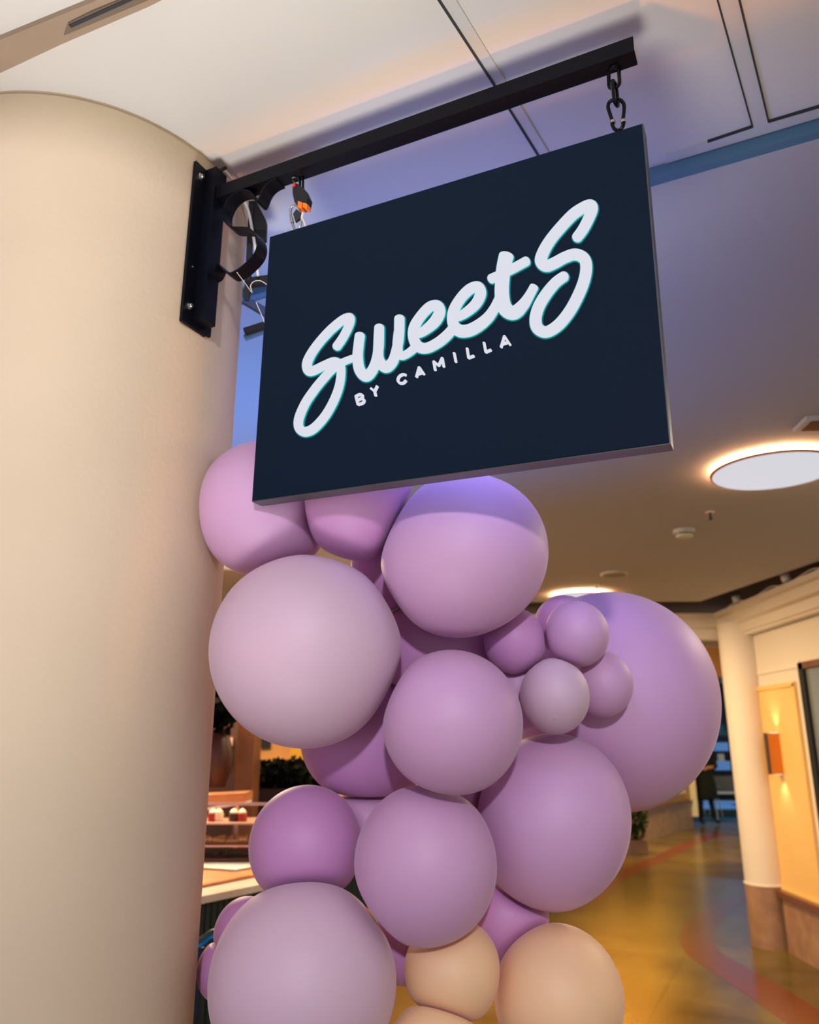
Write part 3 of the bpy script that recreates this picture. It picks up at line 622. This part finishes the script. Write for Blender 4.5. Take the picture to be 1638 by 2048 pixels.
# end wall, dark shop
struct(MB().box((6.5, 21.2, 1.8), 14, .2, 3.6).build('wall_far', M['darkshop']))
struct(MB().box((6.5, 19.3, .004), 9, 3.6, .008).build('floor_far', M['tealfloor']))
struct(MB().box((6, 16.8, 3.1), 12, 9, .1).build('ceiling_far', M['hallceil']))
struct(MB().box((5.6, 13.0, 2.85), 6, .25, .5).build('trim_20', M['orangewall']))
def cnt(x0, x1, yz0, yz1, Y, name, m, label, cat, dep=.4, group=None):
    p, q = atY(x0, yz1, Y), atY(x1, yz0, Y); s = MB(); s.box(((p.x+q.x)/2, Y+dep/2, (p.z+q.z)/2), abs(q.x-p.x), dep, abs(q.z-p.z)); o = s.build(name, m); tag(o, label, cat, group); return o
Y = 18.4
ct = thing('shop_counter', (6.6, Y, 0), 'far shop counter with grey front behind the person', 'counter')
for nm, (x0, x1, y0_, y1_), mt in (('worktop', (1385, 1475, 1541, 1548), M['blackmatte']), ('front', (1385, 1475, 1552, 1582), M['greymetal']), ('rail', (1385, 1475, 1583, 1588), M['steel']), ('plinth', (1385, 1475, 1590, 1601), M['blackmatte']), ('light_strip', (1385, 1475, 1603, 1608), M['screen']), ('light_strip', (1385, 1475, 1612, 1618), M['screen']), ('kick', (1385, 1475, 1620, 1636), M['teal'])):
    p, q = atY(x0, y1_, Y), atY(x1, y0_, Y); MB().box(((p.x+q.x)/2, Y+.25, (p.z+q.z)/2), q.x-p.x, .5, q.z-p.z).build(nm, mt, ct)
cnt(1418, 1460, 1522, 1545, 18.62, 'display_screen', M['screen'], 'glowing pale blue screen on the far shop counter', 'screen', .04)
cnt(1432, 1456, 1485, 1502, 20.6, 'display_screen', M['screen'], 'dim blue screen on the back wall of the far shop', 'screen', .5)
pq = atY(1440, 1457, 20.2); pl_ = thing('pendant_lamp', (pq.x, 20.2, pq.z-.17), 'round teal pendant lamp high in the far shop', 'lamp')
s = MB(); s.lathe((pq.x, 20.2, pq.z-.17), [(.17, 0), (.17, .1), (.12, .24), (.03, .32)], 24); s.build('lamp_shade', M['teal'], pl_, smooth=True)
s = MB(); s.tube([(pq.x, 20.2, pq.z+.14), (pq.x, 20.2, 3.05)], .01, 6); s.build('cord', M['blackmatte'], pl_)
cnt(1438, 1448, 1508, 1522, 18.6, 'jar', M['white'], 'pale jar standing on the far shop counter', 'jar', .08)
for i, x in enumerate((1399, 1433)):
    p = atY(x, 1630, 17.9); st = thing('bar_stool', (p.x, 17.9, 0), ('left' if i == 0 else 'right') + ' slim bar stool at the far shop counter', 'stool', 'bar stools at the far counter')
    s = MB(); s.lathe((p.x, 17.9, .62), [(.14, 0), (.15, .02), (.14, .05)], 20); s.build('seat', M['greymetal'], st)
    for k in range(3):
        an = k*2.09+.3; s = MB(); s.tube([(p.x+.04*math.cos(an), 17.9+.04*math.sin(an), .62), (p.x+.16*math.cos(an), 17.9+.16*math.sin(an), 0)], .012, 8); s.build('leg', M['steel'], st)
# hedge at the foot of the far wall
def foliage(name, c, rx, ry, rz, n, m, parent, leaf=.05, seed=1):
    rnd = random.Random(seed); s = MB()
    for i in range(n):
        th, ph = rnd.random()*2*PI, math.acos(2*rnd.random()-1); rr = .55 + .5*rnd.random()
        p = Vector(c) + Vector((rx*rr*math.sin(ph)*math.cos(th), ry*rr*math.sin(ph)*math.sin(th), rz*rr*math.cos(ph)))
        d = Vector((rnd.uniform(-1, 1), rnd.uniform(-1, 1), rnd.uniform(-.5, 1))).normalized(); u = d.orthogonal().normalized()*leaf*.4
        l = leaf*rnd.uniform(.6, 1.3)
        v_ = [s.bm.verts.new(p), s.bm.verts.new(p + d*l*.5 + u), s.bm.verts.new(p + d*l), s.bm.verts.new(p + d*l*.5 - u)]; s.bm.faces.new(v_)
    return s.build(name, m, parent)
p = fp(1268, 1704) - nn*.45; hd = thing('hedge_planter', (p.x-.45, p.y, 0), 'dark green clipped hedge behind the balloons in the hall', 'plant')
MB().box((p.x-.45, p.y+.1, .10), .4, .4, .2).build('planter_box', M['stone'], hd)
foliage('foliage', (p.x-.42, p.y+.1, .50), .24, .22, .36, 700, M['leafgreen'], hd, .07, 3)

# ------------------------------------------------------------------ person in the far hall
pp = fp(1417, 1650); PX, PY = pp.x, pp.y
per = thing('person', (PX, PY, 0), 'person in a black knee-length coat and tights standing far down the hall with hands folded', 'person')
def skin(name, verts, edges, radii, m, parent, root=0):
    me = bpy.data.meshes.new(name); me.from_pydata(verts, edges, []); o = bpy.data.objects.new(name, me); COL.objects.link(o); o.parent = parent; me.materials.append(m)
    md = o.modifiers.new('skin', 'SKIN'); md.use_smooth_shade = True
    for i, r_ in enumerate(radii): me.skin_vertices[0].data[i].radius = (r_, r_) if not isinstance(r_, tuple) else r_
    me.skin_vertices[0].data[root].use_root = True
    sd = o.modifiers.new('sub', 'SUBSURF'); sd.levels = 2; sd.render_levels = 2; return o
V = [(0,0,.92),(0,0,1.10),(0,0,1.30),(0,-.01,1.40),(0,-.02,1.47),(0,-.03,1.56),(0,-.02,1.65),
     (-.09,0,.88),(-.12,-.04,.50),(-.13,.04,.10),(-.13,-.10,.035),(.09,0,.88),(.10,.02,.50),(.17,.10,.10),(.22,-.02,.035),
     (-.18,0,1.34),(-.23,-.03,1.10),(-.06,-.18,1.07),(.02,-.19,1.06),(.18,0,1.34),(.23,-.03,1.10),(.08,-.18,1.09),(.0,-.20,1.09)]
Eg = [(0,1),(1,2),(2,3),(3,4),(4,5),(5,6),(0,7),(7,8),(8,9),(9,10),(0,11),(11,12),(12,13),(13,14),(2,15),(15,16),(16,17),(17,18),(2,19),(19,20),(20,21),(21,22)]
Rr = [.13,.115,.14,.055,.05,.085,.075,.09,.06,.04,.035,.09,.06,.04,.035,.055,.045,.036,.03,.055,.045,.036,.03]
skin('body', V, Eg, Rr, M['skin'], per)
s = MB(); s.lathe((PX, PY, .5), [(.235, 0), (.24, .01), (.21, .3), (.165, .52), (.17, .7), (.195, .84), (.12, .93), (.06, .95)], 32); s.build('coat', M['blackcloth'], per, smooth=True)
for sg in (-1, 1):
    s = MB(); s.tube([(PX+sg*.18, PY, 1.36), (PX+sg*.235, PY-.03, 1.10), (PX+sg*.15, PY-.12, 1.075)], .06, 14, rs=[.07, .06, .052]); s.build('sleeve', M['blackcloth'], per, smooth=True)
s = MB(); s.lathe((PX, PY+.005, 1.44), [(.06, 0), (.10, .05), (.115, .13), (.105, .21), (.06, .27), (.01, .285)], 24); s.build('hair', M['hair'], per, smooth=True)

# ------------------------------------------------------------------ bakery corner on the left
f0, f1 = atz(403, 1808, .93), atz(516, 1784, .93); dd = (f1-f0); dd.z = 0; dd.normalize(); nb = Vector((-dd.y, dd.x, 0))
g0, g1 = f0 - dd*.9, f1 + dd*.9
bc = thing('bakery_counter', (g0.x, g0.y, 0), 'bakery counter with pale marble top and dark green fluted front', 'counter')
s = MB(); s.prism([Vector((g0.x, g0.y, .93)), Vector((g1.x, g1.y, .93)), Vector((g1.x, g1.y, .93)) + nb*.95, Vector((g0.x, g0.y, .93)) + nb*.95], (0, 0, .03)); s.build('marble_top', M['marble'], bc, bevel=.003)
s = MB(); h0_, h1_ = g0 + nb*.05, g1 + nb*.05
s.prism([Vector((h0_.x, h0_.y, 0)), Vector((h1_.x, h1_.y, 0)), Vector((h1_.x, h1_.y, .93)), Vector((h0_.x, h0_.y, .93))], nb*.06); 
N = 60
for i in range(N):
    p = h0_ + (h1_-h0_)*((i+.5)/N); s.lathe((p.x, p.y, 0), [(.016, 0), (.016, .93)], 10)
s.build('fluted_front', M['green'], bc)
# two cake boards and papers on the marble
tz = .962
def flat(pts, z, th, name, m, label, cat, group=None, parent=None):
    s = MB(); s.prism([atz(x, y, z) for x, y in pts], (0, 0, th)); o = s.build(name, m, parent); 
    if label: tag(o, label, cat, group)
    return o
flat([(380,1780),(520,1752),(520,1738),(380,1742)], tz, .012, 'serving_board', M['lightwood'], 'wide oak serving board at the front of the marble counter', 'board')
flat([(395,1737),(470,1742),(520,1733),(520,1722),(395,1724)], tz+.016, .008, 'tray', M['paper'], 'white tray behind the wide oak board on the counter', 'tray')
flat([(395,1722),(500,1722),(505,1714),(395,1712)], tz+.03, .01, 'serving_board', M['wood'], 'dark oak board behind the white tray on the counter', 'board')
# glass display case
YD = 4.5
def dz(y, Y=YD): return atY(450, y, Y).z
gx0, gx1 = -1.75, -.45
gc = thing('display_case', ((gx0+gx1)/2, YD+.15, .965), 'glass pastry display case on the bakery counter', 'display case')
zt0, zs1, zs2 = dz(1608), dz(1646), dz(1691)
for nm, z, mt in (('top_rail', zt0, M['brass']), ):
    MB().box(((gx0+gx1)/2, YD, z), gx1-gx0, .012, .014).build(nm, mt, gc)
MB().box(((gx0+gx1)/2, YD+.002, (zt0+.97)/2), gx1-gx0, .004, zt0-.97).build('front_glass', M['glass'], gc)
for z in (zs1, zs2): MB().box(((gx0+gx1)/2, YD+.19, z-.006), gx1-gx0, .34, .008).build('shelf', M['brass'], gc)
MB().box(((gx0+gx1)/2, YD+.19, .975), gx1-gx0, .36, .02).build('base', M['darkwood'], gc)
for x in (-1.70, -1.0, -.5): MB().box((x, YD+.37, (zt0+.97)/2), .02, .012, zt0-.97).build('upright', M['brass'], gc)
# cakes and pastries
def cake(x, y, z, r_, c1, label):
    t = thing('cake_slice', (x, y, z), label, 'cake', 'cakes in the display case')
    s = MB(); s.lathe((x, y, z), [(r_, 0), (r_*1.02, .02), (r_, .04)], 24); s.build('sponge', c1, t, smooth=True)
    s = MB(); s.lathe((x, y, z+.04), [(r_*.8, 0), (r_*.85, .008), (r_*.5, .02), (r_*.1, .026)], 24); s.build('cream_top', M['cream'], t, smooth=True)
zk = zs1 + .0
for x_px, c1, lb in ((425, M['cakered'], 'red cake with yellow cream beside the column on the upper shelf'), (437, M['cream'], 'pale cream cake between the red cakes on the upper shelf'), (467, M['choc'], 'dark chocolate cake on the upper shelf'), (484, M['cakered'], 'red cake with a white cream top on the upper shelf')):
    p = atY(x_px, 1640, YD+.12); cake(p.x, YD+.12, zs1-.002, .026, c1, lb)
rnd = random.Random(5)
row = [(412, 'first'), (421, 'second'), (430, 'third'), (439, 'fourth'), (448, 'fifth'), (457, 'sixth'), (466, 'seventh'), (475, 'eighth'), (484, 'ninth'), (493, 'tenth')]
for i, (xp, od) in enumerate(row):
    for j in range(2):
        p = atY(xp + rnd.uniform(-2, 2), 1680, YD+.10+.1*j); 
        r_ = rnd.uniform(.010, .017); s = MB()
        s.tube(spline([(p.x-.011, p.y, zs2+r_*.7), (p.x-.005, p.y-.004, zs2+r_), (p.x+.005, p.y-.004, zs2+r_), (p.x+.011, p.y, zs2+r_*.7)], 4), r_, 10, rs=[r_*(.35+.65*math.sin(PI*k/12)) for k in range(13)])
        o = s.build('pastry', M['pastry'], smooth=True)
        tag(o, '%s small golden pastry from the column, %s row of the lower shelf' % (od, 'front' if j == 0 else 'back'), 'pastry', 'pastries on the lower shelf')
for i, (x, lab) in enumerate(((-1.12, 'dark tray under the lower shelf nearest the column'), (-.93, 'dark tray under the lower shelf beside the balloons'))):
    MBx = MB().box((x, YD+.22, 1.0), .17, .2, .03).build('tray', M['trayblack']); tag(MBx, lab, 'tray')
# open boxes on top behind the rail
bx = thing('shelf_box', (-1.15, 4.95, zt0), 'pale wooden shelf board above the display case', 'shelf')
s = MB(); p, q = atY(400, 1597, 4.95), atY(498, 1592, 4.95); s.bar(p, q, .25, .05, (0,1,0)); s.build('board', M['lightwood'], bx)
s = MB(); s.bar(p - UP*.06, q - UP*.03, .2, .015, (0,1,0)); s.build('edge_strip', M['paper'], bx)
struct(MB().box((-2.0, 7.95, 1.5), 6.0, .1, 3.0).build('wall_back', M['orangewall']))
# tall walnut panel and dark cabinet
p, q = atY(466, 1600, 5.3), atY(501, 1600, 5.3)
o = MB().box(((p.x+q.x)/2, 5.45, 1.25), q.x-p.x, .25, 2.5).build('wood_panel', M['wood']); tag(o, 'reddish walnut upright panel behind the display case', 'panel')
p2 = atY(395, 1600, 5.5); dc = thing('dark_cabinet', ((p2.x+p.x)/2, 5.6, 0), 'dark brown cabinet between the column and the walnut panel', 'cabinet')
MB().box(((p2.x+p.x)/2, 5.7, 1.0), p.x-p2.x, .3, 2.0).build('body', M['darkwood'], dc)
q3 = atY(455, 1500, 5.5); MB().box((q3.x, 5.54, q3.z), .05, .02, .16).build('brass_plate', M['brass'], dc)
v = thing('plant_vase', (atY(438, 1500, 5.15).x, 5.15, atY(438, 1530, 5.3).z), 'dark copper vase with black foliage beside the column', 'vase')
vc = atY(438, 1500, 5.15)
s = MB(); s.lathe((vc.x, 5.15, vc.z-.22), [(.05, 0), (.085, .1), (.095, .2), (.06, .3), (.045, .34)], 28); s.build('vase_body', M['copper'], v, smooth=True)
cf = atY(440, 1425, 5.1); foliage('foliage', (cf.x, 5.1, cf.z+.06), .17, .15, .17, 500, M['leaf'], v, .07, 8)
# planter with dark shrub
pc = atY(590, 1592, 6.0)
pt = thing('planter', (pc.x, 6.0, 0), 'plum coloured planter with a dark leafy shrub against the apricot wall', 'plant')
xl = atY(503, 1592, 6.0).x
MB().box(((xl + pc.x + .25)/2, 6.1, atY(560, 1576, 6.0).z/2), pc.x+.25-xl, .35, atY(560, 1576, 6.0).z).build('planter_box', M['planter'], pt)
fc = atY(570, 1555, 6.0)
for i, (xx, yy, rr) in enumerate(((520, 1553, .10), (550, 1552, .13), (580, 1552, .14), (612, 1560, .17))):
    f_ = atY(xx, yy, 6.0); foliage('foliage', (f_.x, 6.05, f_.z), rr, .15, rr*.75, 420, M['leaf'], pt, .06, 20+i)
o = cnt(521, 541, 1476, 1497, 7.85, 'wall_picture', M['blackmatte'], 'small black square picture on the apricot wall', 'picture', .03)
o = cnt(578, 640, 1480, 1542, 7.86, 'wall_banner', M['mustard'], 'mustard yellow banner on the apricot wall behind the balloons', 'banner', .02)
# chair in the lower left gap
p = atz(395, 2030, .3)
chq = thing('counter_chair', (p.x, p.y, 0), 'dark teal chair in front of the green counter beside the column', 'chair')
q = atz(400, 1888, .78); 
s = MB(); s.tube(spline([att(x, y, 2.9) for x, y in [(380,1895),(405,1882),(430,1866),(470,1870)]], 5), .016, 10); s.build('backrest', M['teal'], chq, smooth=True)
for x in (390, 404): 
    s = MB(); a_ = att(x, 1895, 2.9); s.tube([a_, (a_.x, a_.y, 0)], .010, 8); s.build('leg', M['blackmatte'], chq)
a_ = att(396, 2005, 2.9); s = MB(); s.box((a_.x-.05, a_.y+.1, .45), .3, .3, .04); s.build('seat', M['blackmatte'], chq, bevel=.01)

# ------------------------------------------------------------------ balloons
FW = Vector((0, math.cos(PITCH), math.sin(PITCH))); CU = Vector((0, -math.sin(PITCH), math.cos(PITCH))); CX = Vector((1, 0, 0))
# cx, cy, rx, ry, rot(deg), depth (old frame), material, label
BAL = [
 (530,1018,137,138,  0,2.08,'lilac','lilac balloon touching the column at the top left, partly behind the sign'),
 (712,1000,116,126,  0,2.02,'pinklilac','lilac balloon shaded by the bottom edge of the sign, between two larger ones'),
 (925,1110,172,162, 28,1.97,'lilac','large lilac balloon directly under the lower right part of the sign'),
 (615,1296,194,195,  0,1.93,'palelilac','largest pale lilac balloon below the lower left corner of the sign'),
 (904,1443,143,144, 10,1.86,'lilac','squashed round lilac balloon in the middle of the garland'),
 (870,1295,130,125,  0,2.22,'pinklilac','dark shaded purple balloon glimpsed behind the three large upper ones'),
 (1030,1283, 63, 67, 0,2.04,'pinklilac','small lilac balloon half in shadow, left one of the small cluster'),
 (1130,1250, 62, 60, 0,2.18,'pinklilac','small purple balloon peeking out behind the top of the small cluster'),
 (1153,1268, 65, 67, 0,2.02,'lilac','small lilac balloon at the top right of the small cluster'),
 (1109,1391, 70, 77, 0,1.96,'palelilac','small pale lilac balloon at the bottom of the small cluster, with its tip showing'),
 (1204,1368, 62, 67, 0,2.08,'lilac','small lilac balloon at the right of the small cluster against the giant one'),
 (1222,1398,211,220,-8,2.42,'lilac','giant lilac balloon on the right side of the garland'),
 (1100,1640,160,178,-25,2.04,'lilac','big lilac balloon below the small cluster'),
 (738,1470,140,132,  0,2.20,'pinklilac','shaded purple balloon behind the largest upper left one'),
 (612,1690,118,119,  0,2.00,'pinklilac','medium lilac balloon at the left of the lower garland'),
 (851,1727,149,159,  0,1.86,'lilac','large lilac balloon at the centre front of the lower garland'),
 (1010,1832,93,90,   0,2.04,'pinklilac','lilac balloon tucked above the right-hand peach balloon'),
 (607,1960,201,204,  0,1.80,'palelilac','big pale lilac balloon at the bottom left corner of the garland'),
 (492,1868,68,74,    0,2.08,'pinklilac','small lilac balloon peeking out top left behind the big bottom one'),
 (452,1940,62,66,    0,2.05,'pinklilac','small lilac balloon squeezed between the column and the big bottom one'),
 (905,1940,104,103,  0,1.86,'peach','round peach balloon in the middle of the bottom edge'),
 (1115,1990,141,140, 0,1.88,'peach','larger peach balloon at the bottom right'),
 (872,2096,105,90,   0,1.76,'peach','peach balloon mostly cut off by the bottom of the picture'),
 (733,1648,82,82,    0,2.15,'lilac','sliver of a light lilac balloon between the left and centre lower ones'),
 (812,1885,80,80,    0,2.02,'pinklilac','dark purple balloon deep in the gap above the middle peach one'),
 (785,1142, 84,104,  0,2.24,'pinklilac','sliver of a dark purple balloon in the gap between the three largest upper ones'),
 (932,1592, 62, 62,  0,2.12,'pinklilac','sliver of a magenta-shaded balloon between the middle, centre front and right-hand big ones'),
 (1040,1380,60,78,   0,2.10,'lilac','sliver of a pink lilac balloon left of the small pale one'),
]
BL = []
for (x, y, rx, ry, rot, t, mt, lab) in BAL:
    c = att(x, y, t*K); sc_ = t*K/FPX
    # keep the drawn outline: a ball off the optical axis draws larger, so shrink it by its view angle
    off = math.hypot(x-819, y-1024)/FPX; cosv = 1/math.sqrt(1+off*off)
    ax = CX*math.cos(math.radians(rot)) + CU*math.sin(math.radians(rot)); ay = CU*math.cos(math.radians(rot)) - CX*math.sin(math.radians(rot))
    a, b = rx*sc_*(.5+.5*cosv), ry*sc_*(.5+.5*cosv)
    BL.append(dict(c=c, a=a, b=b, d=(a+b)/2, ax=ax, ay=ay, az=FW, m=mt, lab=lab))
def brad(B, u):   # radius of ellipsoid B along unit u
    return 1/math.sqrt((u.dot(B['ax'])/B['a'])**2 + (u.dot(B['ay'])/B['b'])**2 + (u.dot(B['az'])/B['d'])**2)
TIPS = {4: (882, 1408), 9: (1110, 1436), 3: (478, 1420), 15: (890, 1635)}
for i, B in enumerate(BL):
    planes = []
    for j, O in enumerate(BL):
        if j == i: continue
        v_ = O['c'] - B['c']; D = v_.length; n_ = v_/D
        r1, r2 = brad(B, n_), brad(O, n_)
        if D < r1 + r2:
            h = (D*D + r1*r1 - r2*r2)/(2*D)
            if h > .12*r1 : planes.append((n_, h - .0008))
            elif h > -r1: planes.append((n_, max(h, .12*r1)))
    # column and sign keep their room
    v_ = Vector((CC.x - B['c'].x, CC.y - B['c'].y, 0)); D = v_.length
    if D - CR < B['a']: planes.append((v_/D, D - CR - .001))
    bm = bmesh.new(); bmesh.ops.create_icosphere(bm, subdivisions=6 if B['a'] > .06 else 5, radius=1)
    tip = None
    if i in TIPS:
        rr_ = ray(*TIPS[i]).normalized(); oc = CAM - B['c']; bb = rr_.dot(oc); R_ = (B['a']+B['b'])/2; disc_ = bb*bb - (oc.length_squared - R_*R_)
        if disc_ > 0: tip = (oc + rr_*(-bb - math.sqrt(disc_))).normalized()
    for v_ in bm.verts:
        u = v_.co.normalized(); r0 = brad(B, u); acc = r0**-14
        # radical planes, met softly
        rmin = r0
        for n_, h in planes:
            k = u.dot(n_)
            if k > 1e-3:
                rp = h/k
                if rp < r0*1.6: acc += rp**-14; rmin = min(rmin, rp)
        r_ = acc**(-1/14)
        if tip is not None:
            ang = math.acos(max(-1, min(1, u.dot(tip)))); q_ = ang*R_
            r_ += .0016*math.exp(-(q_/.0035)**2) - .0008*math.exp(-(q_/.009)**2)
        v_.co = u*r_
    me = bpy.data.meshes.new('balloon'); bm.to_mesh(me); bm.free(); me.materials.append(M[B['m']])
    for p_ in me.polygons: p_.use_smooth = True
    o = bpy.data.objects.new('balloon', me); COL.objects.link(o); o.location = B['c']
    tag(o, B['lab'], 'balloon', 'balloons of the garland')
